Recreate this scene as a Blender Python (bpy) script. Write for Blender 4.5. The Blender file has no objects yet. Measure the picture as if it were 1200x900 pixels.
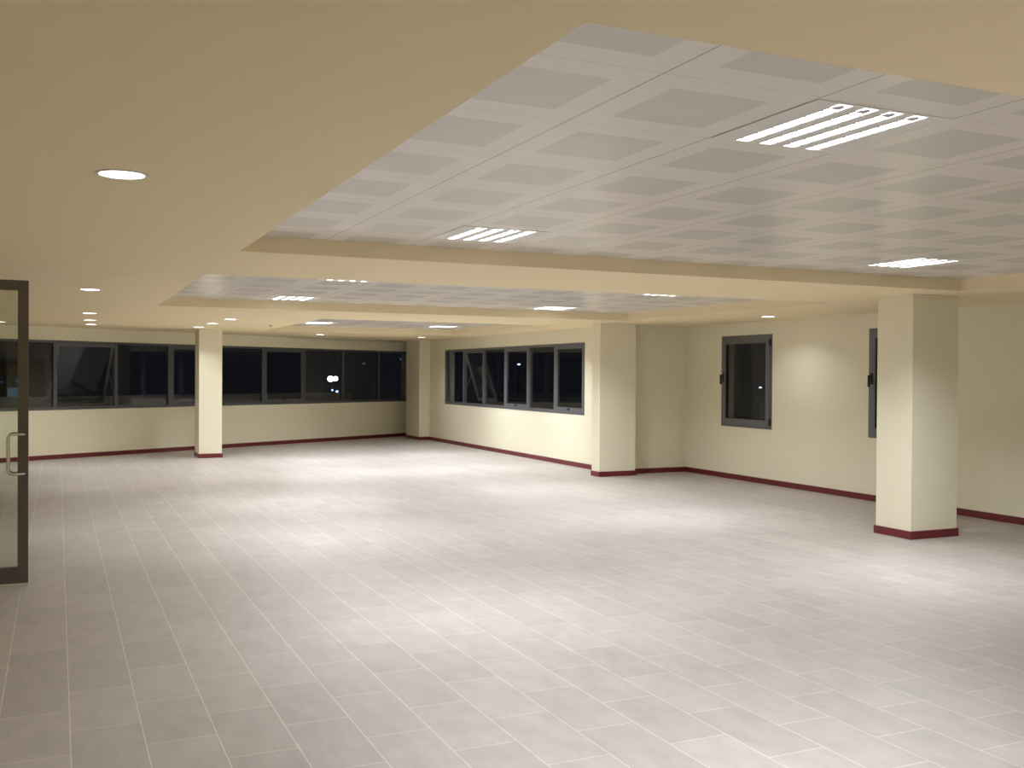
import bpy, bmesh, math, random
from mathutils import Vector, Matrix
random.seed(7)
C = bpy.context.scene.collection
sc = bpy.context.scene
PI = math.pi

# ------------------------------------------------------------------ sizes
HC = 2.487          # plasterboard ceiling
ZC = 2.600          # tiled ceiling in the coffers
XR = 9.835          # right wall
XW = 8.48           # wall with the shorter ribbon window
XL = -1.15          # left wall of the near part
XL2 = -3.6          # left wall of the far part
YN = -2.6           # wall behind the viewpoint
YD = 8.62           # plane of the glazed door
YREC = 14.45        # recess wall
FA = Vector((-3.6, 18.79)); FB = Vector((8.60, 25.49))   # far wall line
FO = Vector((-0.48, 20.50))
FD = (FB - FA).normalized()          # along the far wall
FN = Vector((-FD.y, FD.x))           # outwards

# ------------------------------------------------------------------ mesh helpers
def box(bm, x0, x1, y0, y1, z0, z1):
    vs = [bm.verts.new((x, y, z)) for z in (z0, z1) for y in (y0, y1) for x in (x0, x1)]
    for f in ((0,2,3,1),(4,5,7,6),(0,1,5,4),(2,6,7,3),(0,4,6,2),(1,3,7,5)):
        bm.faces.new([vs[i] for i in f])
    return vs
def prism(bm, pts, z0, z1):
    a = [bm.verts.new((p[0], p[1], z0)) for p in pts]; b = [bm.verts.new((p[0], p[1], z1)) for p in pts]
    n = len(pts)
    bm.faces.new(list(reversed(a))); bm.faces.new(b)
    for i in range(n):
        bm.faces.new((a[i], a[(i+1)%n], b[(i+1)%n], b[i]))
def lathe(bm, prof, seg=32):
    rings = []
    for r, z in prof:
        if r < 1e-6: rings.append([bm.verts.new((0, 0, z))])
        else: rings.append([bm.verts.new((r*math.cos(2*PI*i/seg), r*math.sin(2*PI*i/seg), z)) for i in range(seg)])
    for A, B in zip(rings, rings[1:]):
        for i in range(seg):
            j = (i+1) % seg
            if len(A) == 1 and len(B) == 1: continue
            if len(A) == 1: bm.faces.new((A[0], B[j], B[i]))
            elif len(B) == 1: bm.faces.new((A[i], A[j], B[0]))
            else: bm.faces.new((A[i], A[j], B[j], B[i]))
def tube(bm, pts, r, seg=12):
    pts = [Vector(p) for p in pts]; rings = []; prev = None
    for i, p in enumerate(pts):
        d = (pts[min(i+1, len(pts)-1)] - pts[max(i-1, 0)]).normalized()
        if prev is None:
            u = d.orthogonal().normalized()
        else:
            u = (prev - d*prev.dot(d)).normalized()
        prev = u; v = d.cross(u)
        rings.append([bm.verts.new(p + u*r*math.cos(2*PI*k/seg) + v*r*math.sin(2*PI*k/seg)) for k in range(seg)])
    for A, B in zip(rings, rings[1:]):
        for k in range(seg): bm.faces.new((A[k], A[(k+1)%seg], B[(k+1)%seg], B[k]))
    bm.faces.new(rings[0]); bm.faces.new(list(reversed(rings[-1])))
def link(name, bm, m, parent=None, smooth=False, bevel=0, matrix=None):
    if matrix is not None: bmesh.ops.transform(bm, matrix=matrix, verts=bm.verts)
    bmesh.ops.recalc_face_normals(bm, faces=bm.faces)
    me = bpy.data.meshes.new(name); bm.to_mesh(me); bm.free()
    me.materials.append(m)
    if smooth:
        for p in me.polygons: p.use_smooth = True
    o = bpy.data.objects.new(name, me); C.objects.link(o)
    if bevel:
        md = o.modifiers.new('bevel', 'BEVEL'); md.width = bevel; md.segments = 2; md.limit_method = 'ANGLE'
    if parent: o.parent = parent
    return o
def tag(o, label, cat=None, group=None, kind=None):
    o['label'] = label
    if cat: o['category'] = cat
    if group: o['group'] = group
    if kind: o['kind'] = kind
    return o
def thing(name, loc=(0,0,0), rz=0):
    o = bpy.data.objects.new(name, None); C.objects.link(o)
    o.location = loc; o.rotation_euler = (0, 0, rz); o.empty_display_size = .1
    return o
def dup(root, loc, label, rz=None):
    r = root.copy(); C.objects.link(r); r.location = loc; r['label'] = label
    if rz is not None: r.rotation_euler = (0, 0, rz)
    for ch in list(root.children):
        c = ch.copy(); C.objects.link(c); c.parent = r
        for g in ch.children:
            d = g.copy(); C.objects.link(d); d.parent = c
    return r

# ------------------------------------------------------------------ materials
def new_mat(name):
    m = bpy.data.materials.new(name); m.use_nodes = True
    nt = m.node_tree; b = nt.nodes['Principled BSDF']
    return m, nt, b
def mat(name, col, rough=.5, metal=0, spec=.5, var=.04, scale=6, bump=0, bscale=300):
    m, nt, b = new_mat(name); N = nt.nodes; L = nt.links
    b.inputs['Roughness'].default_value = rough; b.inputs['Metallic'].default_value = metal
    b.inputs['Specular IOR Level'].default_value = spec
    tc = N.new('ShaderNodeTexCoord'); no = N.new('ShaderNodeTexNoise')
    no.inputs['Scale'].default_value = scale; no.inputs['Detail'].default_value = 4
    L.new(tc.outputs['Object'], no.inputs['Vector'])
    mx = N.new('ShaderNodeMix'); mx.data_type = 'RGBA'
    mx.inputs[6].default_value = (*[c*(1-var) for c in col], 1); mx.inputs[7].default_value = (*[min(1, c*(1+var)) for c in col], 1)
    L.new(no.outputs['Fac'], mx.inputs[0]); L.new(mx.outputs[2], b.inputs['Base Color'])
    if bump:
        n2 = N.new('ShaderNodeTexNoise'); n2.inputs['Scale'].default_value = bscale
        L.new(tc.outputs['Object'], n2.inputs['Vector'])
        bp = N.new('ShaderNodeBump'); bp.inputs['Strength'].default_value = bump; bp.inputs['Distance'].default_value = .002
        L.new(n2.outputs['Fac'], bp.inputs['Height']); L.new(bp.outputs['Normal'], b.inputs['Normal'])
    return m
def emit(name, col, s):
    m, nt, b = new_mat(name)
    b.inputs['Base Color'].default_value = (*col, 1)
    b.inputs['Emission Color'].default_value = (*col, 1); b.inputs['Emission Strength'].default_value = s
    return m
M_wall = mat('cream_paint', (.88, .83, .645), .55, spec=.25, var=.015, bump=.08)
M_ceil = mat('ceiling_paint', (.94, .80, .52), .7, spec=.2, var=.012, bump=.05)
M_skirt = mat('maroon_skirting', (.15, .016, .021), .35, var=.12, scale=9)
M_alu = mat('grey_aluminium', (.17, .175, .185), .42, metal=.35, var=.05)
M_alud = mat('dark_grey_aluminium', (.105, .11, .12), .42, metal=.35, var=.05)
M_black = mat('black_plastic', (.02, .02, .02), .4)
M_door = mat('bronze_grey_door_metal', (.13, .112, .093), .45, metal=.3)
M_steel = mat('brushed_steel', (.62, .58, .50), .25, metal=1)
M_seal = mat('threshold_aluminium', (.72, .68, .60), .4, metal=.1)
M_white = mat('white_enamel', (.80, .78, .74), .35)
M_sock = mat('grey_lamp_socket', (.42, .42, .48), .4)
M_louv = mat('satin_louvre', (.45, .45, .46), .4)
M_conc = mat('concrete', (.60, .61, .64), .8, var=.15)
M_ground = mat('asphalt', (.04, .04, .042), .9, var=.3, scale=.3)
M_facade = mat('facade_plaster', (.10, .10, .11), .9, var=.2, scale=.5)
M_tubes = emit('lamp_tube_glow', (1, 1, .985), 3)
M_disc = emit('downlight_glow', (1, .97, .92), 7)
M_flood = emit('floodlight_glow', (.93, .95, 1), 22)
M_blue = emit('blue_lamp_glow', (.35, .6, 1), 6)
M_small = emit('street_lamp_glow', (.62, .74, 1), 9)
M_dim = emit('far_lamp_glow', (.7, .78, 1), .12)
M_dimblue = emit('lit_window_glow', (.16, .32, .5), .22)

def glass(name, tint=(.86, .88, .88), f=1.0):
    m = bpy.data.materials.new(name); m.use_nodes = True; nt = m.node_tree; N = nt.nodes; L = nt.links
    for n in list(N): N.remove(n)
    out = N.new('ShaderNodeOutputMaterial'); mix = N.new('ShaderNodeMixShader')
    tr = N.new('ShaderNodeBsdfTransparent'); tr.inputs[0].default_value = (*tint, 1)
    gl = N.new('ShaderNodeBsdfGlossy'); gl.inputs['Roughness'].default_value = 0.015
    gl.inputs['Color'].default_value = (f, f, f, 1)
    fr = N.new('ShaderNodeFresnel'); fr.inputs[0].default_value = 1.45
    ge = N.new('ShaderNodeNewGeometry'); one = N.new('ShaderNodeMath'); one.operation = 'SUBTRACT'; one.inputs[0].default_value = 1
    L.new(ge.outputs['Backfacing'], one.inputs[1])
    mu = N.new('ShaderNodeMath'); mu.operation = 'MULTIPLY'; L.new(fr.outputs[0], mu.inputs[0]); L.new(one.outputs[0], mu.inputs[1])
    L.new(mu.outputs[0], mix.inputs[0]); L.new(tr.outputs[0], mix.inputs[1]); L.new(gl.outputs[0], mix.inputs[2])
    L.new(mix.outputs[0], out.inputs[0])
    return m
M_glass = glass('window_glass', (.78, .80, .83), 1.0)
M_clear = glass('door_glass', (.88, .90, .86))

def floor_mat():
    m, nt, b = new_mat('stone_floor_tiles'); N = nt.nodes; L = nt.links
    tc = N.new('ShaderNodeTexCoord'); sp = N.new('ShaderNodeSeparateXYZ'); L.new(tc.outputs['Object'], sp.inputs[0])
    def add(a, v):
        n = N.new('ShaderNodeMath'); n.operation = 'ADD'; L.new(a, n.inputs[0]); n.inputs[1].default_value = v; return n.outputs[0]
    cb = N.new('ShaderNodeCombineXYZ')
    L.new(add(sp.outputs['Y'], FLOOR_Y), cb.inputs[0]); L.new(add(sp.outputs['X'], FLOOR_X), cb.inputs[1])
    def brick(c1, c2, mo):
        br = N.new('ShaderNodeTexBrick'); br.offset = .5; br.offset_frequency = 2; br.squash = 1
        br.inputs['Scale'].default_value = 1; br.inputs['Brick Width'].default_value = .61; br.inputs['Row Height'].default_value = .3048
        br.inputs['Mortar Size'].default_value = .0027; br.inputs['Mortar Smooth'].default_value = .15
        br.inputs['Color1'].default_value = (*c1, 1); br.inputs['Color2'].default_value = (*c2, 1); br.inputs['Mortar'].default_value = (*mo, 1)
        L.new(cb.outputs[0], br.inputs['Vector']); return br
    br = brick((.385, .348, .315), (.425, .385, .350), (.62, .56, .46))
    no = N.new('ShaderNodeTexNoise'); no.inputs['Scale'].default_value = 5; no.inputs['Detail'].default_value = 8; no.inputs['Roughness'].default_value = .6
    mp = N.new('ShaderNodeMapping'); mp.inputs['Scale'].default_value = (1.8, .8, 1); L.new(tc.outputs['Object'], mp.inputs[0]); L.new(mp.outputs[0], no.inputs['Vector'])
    rp = N.new('ShaderNodeMapRange'); rp.inputs[1].default_value = .3; rp.inputs[2].default_value = .7; rp.inputs[3].default_value = .90; rp.inputs[4].default_value = 1.10
    L.new(no.outputs['Fac'], rp.inputs[0])
    mu = N.new('ShaderNodeVectorMath'); mu.operation = 'MULTIPLY'; L.new(br.outputs['Color'], mu.inputs[0]); L.new(rp.outputs[0], mu.inputs[1])
    L.new(mu.outputs[0], b.inputs['Base Color'])
    r2 = N.new('ShaderNodeMapRange'); r2.inputs[3].default_value = .42; r2.inputs[4].default_value = .56
    L.new(no.outputs['Fac'], r2.inputs[0]); L.new(r2.outputs[0], b.inputs['Roughness'])
    b.inputs['Specular IOR Level'].default_value = .45
    bp = N.new('ShaderNodeBump'); bp.inputs['Strength'].default_value = .25; bp.inputs['Distance'].default_value = .002; bp.invert = True
    L.new(br.outputs['Fac'], bp.inputs['Height']); L.new(bp.outputs[0], b.inputs['Normal'])
    return m
FLOOR_X = -0.055 + .3048*20
FLOOR_Y = -4.69 + .61*40
M_floor = floor_mat()

TX, TY = .6345, .662
def tile_mat(name, x0, y0):
    """perforated metal ceiling tiles: dull grey square with a plain white border in each tile"""
    m, nt, b = new_mat(name); N = nt.nodes; L = nt.links
    tc = N.new('ShaderNodeTexCoord'); sp = N.new('ShaderNodeSeparateXYZ'); L.new(tc.outputs['Object'], sp.inputs[0])
    def M(op, a, v=None, w=None):
        n = N.new('ShaderNodeMath'); n.operation = op
        if hasattr(a, 'links') or hasattr(a, 'is_linked'): L.new(a, n.inputs[0])
        else: n.inputs[0].default_value = a
        if v is not None:
            if hasattr(v, 'is_linked'): L.new(v, n.inputs[1])
            else: n.inputs[1].default_value = v
        return n.outputs[0]
    def dist(o, p0, t):      # distance from the tile's centre line, 0..0.5
        a = M('DIVIDE', M('SUBTRACT', o, p0), t)
        return M('ABSOLUTE', M('SUBTRACT', M('FRACT', M('ADD', a, 100.0)), .5))
    u = dist(sp.outputs['X'], x0, TX); v = dist(sp.outputs['Y'], y0, TY)
    sq = M('MULTIPLY', M('LESS_THAN', u, .315), M('LESS_THAN', v, .31))
    seam = M('MAXIMUM', M('GREATER_THAN', u, .4945), M('MULTIPLY', M('GREATER_THAN', v, .4955), .35))
    a = N.new('ShaderNodeMix'); a.data_type = 'RGBA'; a.inputs[6].default_value = (.80, .76, .70, 1); a.inputs[7].default_value = (.66, .625, .575, 1)
    L.new(sq, a.inputs[0])
    s = N.new('ShaderNodeMix'); s.data_type = 'RGBA'; s.inputs[7].default_value = (.40, .36, .31, 1); L.new(a.outputs[2], s.inputs[6]); L.new(seam, s.inputs[0])
    L.new(s.outputs[2], b.inputs['Base Color'])
    b.inputs['Roughness'].default_value = .26; b.inputs['Specular IOR Level'].default_value = .5
    return m

# ------------------------------------------------------------------ floor and ceilings
bm = bmesh.new()
FAo = FA + FN*.4; FBo = FB + FN*.4
prism(bm, [(XL2-.3, YN-.3), (XR+.3, YN-.3), (XR+.3, FBo.y+.2), (FBo.x, FBo.y), (XL2-.3, FAo.y-.1)], -.2, 0)
tag(link('floor', bm, M_floor), 'grey-beige stone tile floor in running bond with pale joints', kind='structure', cat='floor')

COF = [(1.145, 8.02, 2.119, 7.11), (1.145, 8.02, 8.90, 13.40), (3.72, 7.75, 15.35, 20.3)]
bm = bmesh.new()
xs0, xs1 = XL2-.3, XR+.3
def cbox(x0, x1, y0, y1): box(bm, x0, x1, y0, y1, HC, HC+.35)
y = YN-.3
for (a, b_, c, d) in COF:
    cbox(xs0, xs1, y, c); cbox(xs0, a, c, d); cbox(b_, xs1, c, d); y = d
prism(bm, [(xs0, y), (xs1, y), (xs1, FBo.y+.2), (FBo.x, FBo.y), (xs0, FAo.y-.1)], HC, HC+.35)
tag(link('ceiling', bm, M_ceil), 'cream plasterboard ceiling with three rectangular recesses', kind='structure', cat='ceiling')
PH = [(1.743, 3.03-TY/2), (1.743, 9.80-TY/2), (4.5-TX/2, 18.8-TY/2)]
COFN = ['nearest', 'middle', 'farthest']
for (a, b_, c, d), (px, py), nm in zip(COF, PH, COFN):
    bm = bmesh.new(); box(bm, a, b_, c, d, ZC, ZC+.03)
    tag(link('ceiling', bm, tile_mat('perforated_tiles_'+nm, px, py)), 'white metal ceiling tiles with grey perforated squares in the %s recess' % nm, kind='structure', cat='ceiling')

# ------------------------------------------------------------------ walls
TH = .24
def wall_mesh(L_, openings, th=TH):
    """wall along local x from 0 to L_, inside face on y=0, thickness to +y, with window openings (x0,x1,z0,z1)"""
    bm = bmesh.new(); x = 0
    for (a, b_, z0, z1) in openings:
        if a > x: box(bm, x, a, 0, th, 0, HC)
        box(bm, a, b_, 0, th, 0, z0); box(bm, a, b_, 0, th, z1, HC); x = b_
    box(bm, x, L_, 0, th, 0, HC)
    return bm
def frame_matrix(p0, p1):
    d = (Vector(p1) - Vector(p0)); a = math.atan2(d.y, d.x)
    return Matrix.Translation((p0[0], p0[1], 0)) @ Matrix.Rotation(a, 4, 'Z')
def wall(name, p0, p1, label, openings=()):
    mx = frame_matrix(p0, p1); L_ = (Vector(p1)-Vector(p0)).length
    return tag(link(name, wall_mesh(L_, openings), M_wall, matrix=mx), label, kind='structure', cat='wall')
def skirt(name, p0, p1, label):
    mx = frame_matrix(p0, p1); L_ = (Vector(p1)-Vector(p0)).length
    bm = bmesh.new(); box(bm, 0, L_, -.014, 0, 0, .082)
    return tag(link(name, bm, M_skirt, matrix=mx), label, kind='structure', cat='skirting board')
# outward is to the left of travel direction (local +y)
sA = -(FO-FA).length     # s = 0 sits at FO
s0 = (FO-FA).length
LF = (FB-FA).length
WF = (s0-1.95, s0+10.42, .925, 2.235)
wall('wall_far', FA, FB, 'cream wall at the far end under the long ribbon window', [WF])
skirt('baseboard_far', FA, FB, 'maroon skirting along the far ribbon window wall')
# right side: travel from far to near so that outward (+x) is on the left of travel direction
wf_start = 26.0
W2 = (wf_start-22.62, wf_start-15.62, .935, 2.222)
wall('wall_right_rear', (XW, wf_start), (XW, 14.40), 'cream wall under the shorter ribbon window at right', [W2])
skirt('baseboard_right_rear', (XW, 25.5), (XW, 14.40), 'maroon skirting under the shorter ribbon window')
wall('wall_recess', (XW+TH, YREC), (XR+TH, YREC), 'short cream wall facing the viewer behind the middle column')
skirt('baseboard_recess', (XW, YREC), (XR, YREC), 'maroon skirting on the short recess wall')
W3 = (YREC-13.45, YREC-12.19, .838, 2.285)
W4 = (YREC-10.20, YREC-8.94, .838, 2.285)
wall('wall_right', (XR, YREC), (XR, YN), 'long cream wall at right with two small windows', [W3, W4])
skirt('baseboard_right', (XR, YREC), (XR, YN), 'maroon skirting along the right wall')
wall('wall_near', (XR, YN), (XL, YN), 'cream wall behind the viewpoint')
wall('wall_left', (XL, YN), (XL, YD+.05), 'cream wall left of the viewpoint, outside the picture')
wall('wall_left_return', (XL-TH, YD+.05), (XL2, YD+.05), 'cream return wall beside the glazed door')
wall('wall_left_rear', (XL2, YD+.05), (XL2, FA.y), 'cream wall at the far left')
skirt('baseboard_left', (XL, YN), (XL, YD), 'maroon skirting left of the viewpoint')

# ------------------------------------------------------------------ windows
def ring(bm, x0, x1, z0, z1, w, y0, y1, wb=None, wt=None):
    wb = wb or w; wt = wt or w
    box(bm, x0, x0+w, y0, y1, z0, z1); box(bm, x1-w, x1, y0, y1, z0, z1)
    box(bm, x0+w, x1-w, y0, y1, z0, z0+wb); box(bm, x0+w, x1-w, y0, y1, z1-wt, z1)
def ribbon(name, p0, p1, x0, x1, z0, z1, bays, kinds, label, m, fw=.045, mw=.075):
    """bays: list of mullion centre positions, including both ends"""
    mx = frame_matrix(p0, p1)
    root = thing(name); tag(root, label, kind='structure', cat='window'); root.matrix_world = mx
    bm = bmesh.new(); ring(bm, x0, x1, z0, z1, fw, -.008, .075, wb=.06)
    link('window_frame', bm, m, root)
    for b in bays[1:-1]:
        bm = bmesh.new(); box(bm, b-mw/2, b+mw/2, -.004, .07, z0+.06, z1-fw); link('mullion', bm, m, root)
    for i, k in enumerate(kinds):
        a = bays[i] + (mw/2 if i else fw); c = bays[i+1] - (mw/2 if i+2 < len(bays) else fw)
        za, zb = z0+.06, z1-fw
        if k == 'f':
            bm = bmesh.new(); box(bm, a, c, .03, .038, za, zb); link('pane', bm, M_glass, root)
        else:
            h = zb-za; w = c-a; sw = .055
            bm = bmesh.new(); ring(bm, 0, w, -h, 0, sw, -.022, .028)
            s = link('sash', bm, m, root); s.location = (a, .02, zb)
            bm = bmesh.new(); box(bm, sw, w-sw, .0, .008, -h+sw, -sw); link('pane', bm, M_glass, s)
            bm = bmesh.new(); box(bm, w/2-.016, w/2+.016, -.032, -.022, -h+.012, -h+.045)
            box(bm, w/2-.055, w/2+.009, -.050, -.034, -h+.018, -h+.036); box(bm, w/2-.009, w/2+.009, -.036, -.03, -h+.018, -h+.036)
            link('handle', bm, M_black if k == 's' else m, s)
            if k == 'o':
                an = math.radians(17); s.rotation_euler = (an, 0, 0)
                for xx in (a+.012, c-.012):     # scissor stays between frame and the tilted sash
                    bm = bmesh.new(); e = Vector((xx, .02+.45*h*math.sin(an)*1.0, zb-.45*h*math.cos(an)))
                    tube(bm, [(xx, .03, za+.52*h*.45), e], .007, 8); link('stay', bm, m, root)
    return root
fb = [WF[0]] + [s0+t for t in (-.72, .50, 1.75, 2.97, 4.19, 5.41, 6.62, 7.87, 9.13)] + [WF[1]]
ribbon('window_1', FA, FB, WF[0], WF[1], WF[2], WF[3], fb, 'sfofsfsfff', 'long dark grey ribbon window in the far wall', M_alud)
wb_ = [W2[0]] + [wf_start-t for t in (21.42, 20.25, 19.08, 17.93, 16.78)] + [W2[1]]
ribbon('window_2', (XW, wf_start), (XW, 14.4), W2[0], W2[1], W2[2], W2[3], wb_, 'fofsfs', 'shorter grey six-pane ribbon window at right', M_alu)
def casement(name, W, label):
    mx = frame_matrix((XR, YREC), (XR, YN)); x0, x1, z0, z1 = W
    root = thing(name); tag(root, label, kind='structure', cat='window'); root.matrix_world = mx
    bm = bmesh.new(); ring(bm, x0, x1, z0, z1, .05, -.010, .07); link('window_frame', bm, M_alu, root, bevel=.002)
    bm = bmesh.new(); ring(bm, x0+.035, x1-.035, z0+.035, z1-.035, .095, -.026, .04); s = link('sash', bm, M_alu, root, bevel=.003)
    bm = bmesh.new(); box(bm, x0+.13, x1-.13, .0, .008, z0+.13, z1-.13); link('pane', bm, M_glass, s)
    bm = bmesh.new(); ring(bm, x0+.124, x1-.124, z0+.124, z1-.124, .012, -.014, .02); link('gasket', bm, M_black, s)
    zm = (z0+z1)/2 + .06
    bm = bmesh.new(); box(bm, x0+.055, x0+.09, -.040, -.026, zm-.075, zm+.075)
    tube(bm, [(x0+.072, -.03, zm+.03), (x0+.072, -.075, zm+.03)], .012)
    box(bm, x0+.058, x0+.086, -.088, -.068, zm-.11, zm+.045)
    link('handle', bm, M_black, s, bevel=.003)
    for zz in (z0+.11, z1-.13):
        bm = bmesh.new(); box(bm, x1-.045, x1-.012, -.038, -.010, zz-.05, zz+.05); link('hinge', bm, M_black, root, bevel=.003)
casement('window_3', W3, 'small grey casement window left of the near right column')
casement('window_4', W4, 'small grey casement window half hidden behind the near right column')

# ------------------------------------------------------------------ columns
def column(x0, x1, y0, y1, label, sides='nfwe'):
    t = thing('column', ((x0+x1)/2, (y0+y1)/2, 0)); tag(t, label, 'column', 'rectangular cream columns')
    a, b_ = (x1-x0)/2, (y1-y0)/2
    bm = bmesh.new(); box(bm, -a, a, -b_, b_, 0, HC); link('shaft', bm, M_wall, t, bevel=.003)
    k = .014; bm = bmesh.new()
    box(bm, -a-k, a+k, -b_-k, -b_, 0, .082)
    if 'w' in sides: box(bm, -a-k, -a, -b_, b_, 0, .082)
    if 'e' in sides: box(bm, a, a+k, -b_, b_, 0, .082)
    if 'f' in sides: box(bm, -a-k, a+k, b_, b_+k, 0, .082)
    link('skirting', bm, M_skirt, t)
    return t
column(7.87, 8.505, 7.57, 8.05, 'nearest cream square column with maroon base, at right')
column(7.985, 8.66, 14.19, YREC-.001, 'cream column between the ribbon window and the recess', 'nw')
column(2.475, 2.905, 20.05, 20.66, 'free-standing white column in front of the far window')
column(8.20, XW-.001, 23.7, 24.75, 'shallow cream pier in the far corner between both ribbon windows', 'nfw')

# ------------------------------------------------------------------ glazed door leaf
d = thing('door_1', (-1.10, YD, 0)); tag(d, 'open glazed door leaf with dark bronze frame at the left edge', kind='structure', cat='door')
DW = .895
bm = bmesh.new()
ring(bm, 0, DW, .012, 2.347, .075, -.025, .025, wb=.125, wt=.078)
link('door_frame', bm, M_door, d, bevel=.002)
bm = bmesh.new(); box(bm, .075, DW-.075, -.004, .004, .137, 2.269); link('pane', bm, M_clear, d)
bm = bmesh.new(); box(bm, .0, DW, -.034, .034, 0, .012); link('bottom_seal', bm, M_seal, d)
for sgn in (-1, 1):
    bm = bmesh.new(); pts = [(DW-.02, sgn*.025, 1.160), (DW-.035, sgn*.055, 1.162), (DW-.105, sgn*.075, 1.163)]
    for i in range(1, 6):
        a = i/5*PI/2; pts.append((DW-.105-.035*math.sin(a), sgn*.075, 1.163-.035*(1-math.cos(a))))
    lo = [(x, yy, .857+1.163-z) for x, yy, z in pts]
    tube(bm, pts + lo[::-1], .0105, 14)
    link('pull_handle', bm, M_steel, d, smooth=True)

# ------------------------------------------------------------------ square lights (four strips)
def area(name, sx, sy, power, spread, parent, loc, col=(.95, 1, 1.08), shape='RECTANGLE'):
    l = bpy.data.lights.new(name, 'AREA'); l.shape = shape; l.size = sx
    if shape == 'RECTANGLE': l.size_y = sy
    l.energy = power; l.color = col; l.spread = math.radians(spread)
    o = bpy.data.objects.new(name, l); C.objects.link(o); o.parent = parent; o.location = loc
    return o
LUM_W, DL_W = 13.2, 8.5
def make_lum():
    t = thing('ceiling_light'); tag(t, 'x', 'ceiling light', 'square four-strip ceiling lights')
    P = .118; W = .067; LY = .596; H = .313
    xs = [(-1.5+i)*P for i in range(4)]
    bm = bmesh.new(); zb, zt = -.003, 0
    box(bm, -H, H, -H, -LY/2, zb, zt); box(bm, -H, H, LY/2, H, zb, zt)
    e = [-H] + [v for x in xs for v in (x-W/2, x+W/2)] + [H]
    for i in range(0, len(e), 2): box(bm, e[i], e[i+1], -LY/2, LY/2, zb, zt)
    link('frame', bm, M_white, t)
    for x in xs:
        bm = bmesh.new(); box(bm, x-W/2, x+W/2, -LY/2, LY/2, -.0015, 0); link('tube', bm, M_tubes, t)
        bm = bmesh.new(); box(bm, x-.020, x+.020, -LY/2+.030, -LY/2+.062, -.0030, -.0015)
        box(bm, x-.011, x+.011, -LY/2+.014, -LY/2+.030, -.0030, -.0015); link('tube_socket', bm, M_sock, t)
        for k in range(6):
            yy = -LY/2+.045+(k+.5)*(LY-.045)/6
            bmb = bmesh.new() if k == 0 else bmb
            box(bmb, x-W/2, x+W/2, yy-.003, yy+.003, -.0050, -.0022)
        for xx in (x-W/2, x+W/2-.002): box(bmb, xx, xx+.002, -LY/2+.045, LY/2-.001, -.0050, -.0022)
        link('louvre', bmb, M_louv, t)
        area('strip_lamp', W-.022, LY-.07, LUM_W, 135, t, (x, .034, -.0018))
    return t
lum0 = make_lum()
LUMS = [((2.695, 3.03), 'large bright four-strip square light, nearest one overhead'),
        ((2.695, 6.33), 'four-strip square light by the far edge of the nearest ceiling recess'),
        ((6.502, 6.27), 'cross-hatched square light above and left of the near right column'),
        ((2.70, 9.84), 'four short bright dashes at the near edge of the middle recess, left'),
        ((2.72, 12.80), 'four-strip square light at the far left of the middle recess'),
        ((6.47, 12.84), 'thin bright square light at the far right of the middle recess'),
        ((6.49, 9.88), 'row of tiny bright dashes at the near edge of the middle recess, right'),
        ((4.50, 18.80), 'left of the two thin bright lights in the farthest ceiling recess'),
        ((7.05, 18.95), 'right of the two thin bright lights in the farthest ceiling recess'),
        ((4.50, 16.15), 'square light hidden by the beam, left in the farthest recess'),
        ((7.05, 16.20), 'square light hidden by the beam, right in the farthest recess'),
        ((4.3, -.9), 'added square light out of view behind the viewpoint, brightening the near ceiling')]
for i, ((x, y), lab) in enumerate(LUMS):
    if i == 0: lum0.location = (x, y, ZC); lum0['label'] = lab
    else: rr = dup(lum0, (x, y, ZC if y > 0 else HC), lab)

for ch in rr.children:        # unseen light added behind the viewpoint to brighten the near ceiling, the strongest
    if ch.type == 'LIGHT':
        ch.data = ch.data.copy(); ch.data.energy = LUM_W*1.7
# ------------------------------------------------------------------ round downlights
def make_dl():
    t = thing('downlight'); tag(t, 'x', 'downlight', 'round recessed downlights')
    bm = bmesh.new(); lathe(bm, [(.094, 0), (.107, 0), (.106, -.004), (.098, -.006), (.092, -.004), (.092, 0), (.094, 0)]); link('trim_ring', bm, M_white, t, smooth=True)
    bm = bmesh.new(); lathe(bm, [(0, -.003), (.0915, -.003), (.0915, 0), (0, 0)]); link('lamp', bm, M_disc, t)
    area('downlight_lamp', .17, 0, DL_W, 125, t, (0, 0, -.0065), (.97, 1, 1.03), 'DISK')
    return t
dl0 = make_dl()
DLS = [((.247, 4.58), 'large round downlight nearest the viewer at upper left'),
       ((.300, 11.10), 'round downlight just above and right of the glazed door'),
       ((.414, 15.60), 'topmost of the three stacked downlights right of the door'),
       ((.475, 17.65), 'middle of the three stacked downlights right of the door'),
       ((.532, 19.20), 'lowest of the three stacked downlights right of the door'),
       ((2.375, 19.30), 'downlight touching the left top of the free-standing far column'),
       ((2.406, 17.73), 'downlight just above the top of the free-standing far column'),
       ((2.465, 16.17), 'downlight up and right of the free-standing far column'),
       ((5.172, 21.50), 'downlight above the bright outdoor floodlight seen through the window'),
       ((7.60, 21.83), 'downlight beside the pier in the far corner'),
       ((9.13, 11.42), 'downlight above the small casement window on the right wall'),
       ((-.90, 19.10), 'downlight seen through the glass of the open door')]
for i, ((x, y), lab) in enumerate(DLS):
    if i == 0: dl0.location = (x, y, HC); dl0['label'] = lab
    else: dup(dl0, (x, y, HC), lab)
for ch in dl0.children:        # the lamp over the door side is the weakest one
    if ch.type == 'LIGHT': ch.data = ch.data.copy(); ch.data.energy = 2.2
for o in C.objects:
    if o.type == 'EMPTY' and o.get('label') == DLS[10][1]:
        for ch in o.children:
            if ch.type == 'LIGHT': ch.data = ch.data.copy(); ch.data.energy = 4.2
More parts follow.
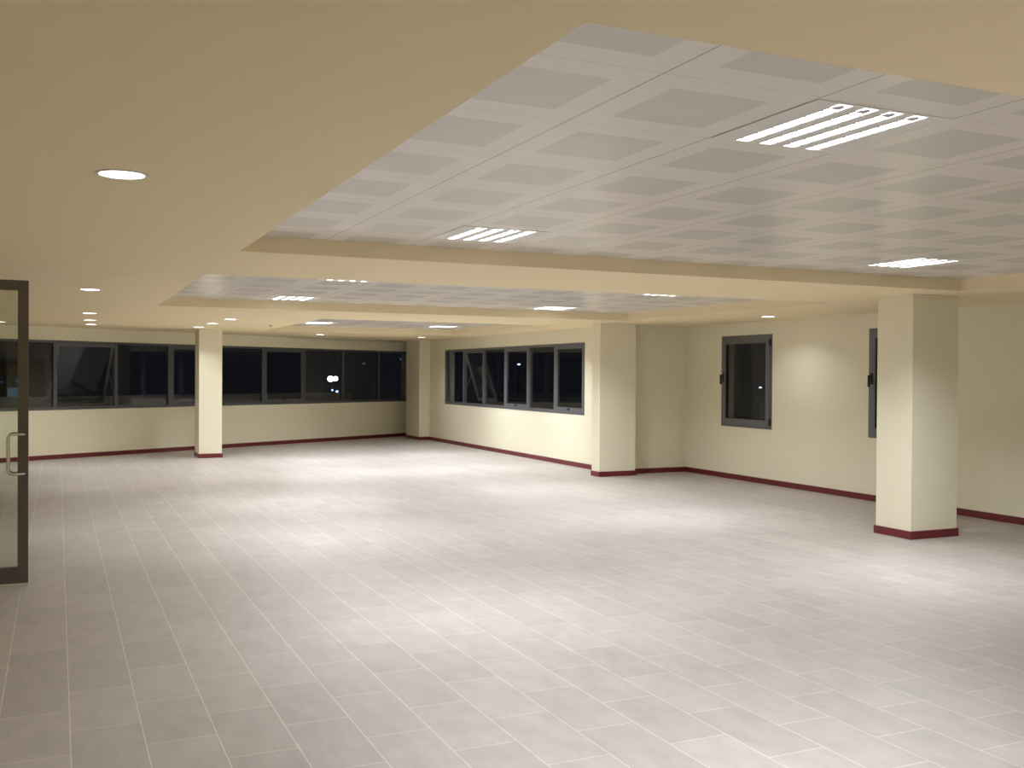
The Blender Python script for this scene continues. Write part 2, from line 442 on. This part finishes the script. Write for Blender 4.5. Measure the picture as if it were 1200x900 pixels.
# small ceiling sensor
bm = bmesh.new(); lathe(bm, [(0, -.020), (.012, -.019), (.026, -.010), (.030, 0), (0, 0)], 20)
o = link('smoke_detector', bm, mat('sensor_grey', (.30, .27, .22), .5), smooth=True); o.location = (3.42, 17.9, HC)
tag(o, 'tiny dark round detector on the ceiling left of the farthest recess', 'smoke detector')

# ------------------------------------------------------------------ outside, at night
bm = bmesh.new(); prism(bm, [(-90, 26), (14, 28), (14, -20), (150, -20), (150, 150), (-90, 150)], -6.2, -6)
tag(link('ground', bm, M_ground), 'dark ground outside the windows', kind='structure', cat='ground')
mxF = frame_matrix(FA, FB)
bm = bmesh.new(); box(bm, s0-2, s0+9.6, 1.5, 1.62, -.2, 1.14); box(bm, s0-2, s0+9.6, .24, 1.62, -.3, -.2)
tag(link('parapet', bm, M_conc, matrix=mxF), 'grey concrete parapet just outside the long far window', 'parapet')

def cam_point(px, py, depth):
    f_, r_, u_ = CF, CR, CU
    return CL + (f_ + r_*((px-600)/FPX) + u_*((450-py)/FPX))*depth
CF = Vector((0.4124589, 0.91092797, -0.00937508)); CR = Vector((0.91097421, -0.41241457, 0.00634149)); CU = Vector((-0.00191022, 0.01115606, 0.99993594))
CL = Vector((0, 0, 1.645)); FPX = 1175.83
def lamp_post(name, base, heads, m, label, cat='street lamp'):
    """a pole with lamp heads; heads: list of (dx, dz, width, height)"""
    t = thing(name, (base.x, base.y, -6)); tag(t, label, cat)
    top = base.z + 6
    bm = bmesh.new(); lathe(bm, [(0, 0), (.07, 0), (.05, .3), (.02, top), (0, top)], 12); link('pole', bm, M_alud, t)
    ang = math.atan2(CR.y, CR.x)
    for dx, dz, w, h in heads:
        bm = bmesh.new(); box(bm, -w/2-.02, w/2+.02, 0, .15, -h/2-.02, h/2+.02)
        hh = link('lamp_head', bm, M_alud, t, matrix=Matrix.Rotation(ang, 4, 'Z')); hh.location = (dx*CR.x - CF.x*.28, dx*CR.y - CF.y*.28, top+dz)
        bm = bmesh.new(); lathe(bm, [(0, -.03), (.3, -.025), (.45, -.012), (.5, 0), (0, 0)], 20)
        link('lamp_glass', bm, m, hh, smooth=True, matrix=Matrix.Rotation(ang, 4, 'Z') @ Matrix.Rotation(-PI/2, 4, 'X') @ Matrix.Diagonal((w, h, 1, 1)))
    return t
p = cam_point(391, 444, 48); lamp_post('floodlight', p, [(-.10, 0, .27, .27), (.14, .01, .22, .21)], M_flood, 'bright white twin floodlight outside the long far window', 'floodlight')
p = cam_point(393, 458, 50); lamp_post('street_lamp', p, [(-.10, .04, .09, .08), (.13, -.03, .12, .10)], M_blue, 'pair of small blue lamps below the bright floodlight outside')
p = cam_point(608, 427, 50); lamp_post('street_lamp', p, [(0, 0, .13, .07)], M_small, 'single small white lamp seen through the shorter ribbon window')
p = cam_point(889, 454, 40); lamp_post('street_lamp', p, [(0, 0, .09, .05)], M_small, 'tiny white lamp seen through the small casement window')
p = cam_point(427, 426, 80); lamp_post('street_lamp', p, [(0, 0, .22, .16)], M_dim, 'faint distant lamp right of the bright floodlight outside')
p = cam_point(470, 421, 80); lamp_post('street_lamp', p, [(0, 0, .14, .18)], M_dim, 'faintest distant lamp near the right end of the long window')
# distant building at the far left, seen through the door glass
pc = cam_point(4, 455, 70); b0 = thing('building', (pc.x, pc.y, -6)); tag(b0, 'distant dark building with bluish lit windows behind the door glass', 'building')
bm = bmesh.new(); box(bm, -5, 2.6, 0, 8, 0, 8.3); link('wall', bm, M_facade, b0)
bm = bmesh.new(); box(bm, -5.2, 2.8, -.2, 8.2, 8.3, 8.6); link('roof', bm, M_conc, b0)
for (a, c, z0, z1, mm) in [(.25, 1.0, 5.75, 6.5, M_dimblue), (.75, 1.0, 6.9, 7.1, M_dimblue), (-.9, 0, 6.85, 6.95, M_dimblue), (-.5, .05, 5.0, 5.35, M_dimblue), (-.9, .5, 4.1, 4.22, M_blue), (.75, 1.15, 4.35, 4.45, M_blue), (-3.5, -2.6, 5.8, 6.6, M_dimblue)]:
    bm = bmesh.new(); box(bm, a, c, -.03, 0, z0, z1); link('window', bm, mm, b0)

# ------------------------------------------------------------------ world, camera
w = bpy.data.worlds.new('night'); sc.world = w; w.use_nodes = True
bg = w.node_tree.nodes['Background']; bg.inputs[0].default_value = (.5, .55, .7, 1); bg.inputs[1].default_value = .012
cam = bpy.data.cameras.new('camera'); co = bpy.data.objects.new('camera', cam); C.objects.link(co)
m3 = Matrix((CR, CU, -CF)).transposed()
co.matrix_world = Matrix.Translation(CL) @ m3.to_4x4()
cam.sensor_width = 36; cam.lens = 36*FPX/1200; cam.clip_end = 400
sc.camera = co
sc.view_settings.view_transform = 'Standard'; sc.view_settings.look = 'None'
sc.view_settings.gamma = 1; sc.view_settings.use_curve_mapping = False
sc.view_settings.exposure = 0.14
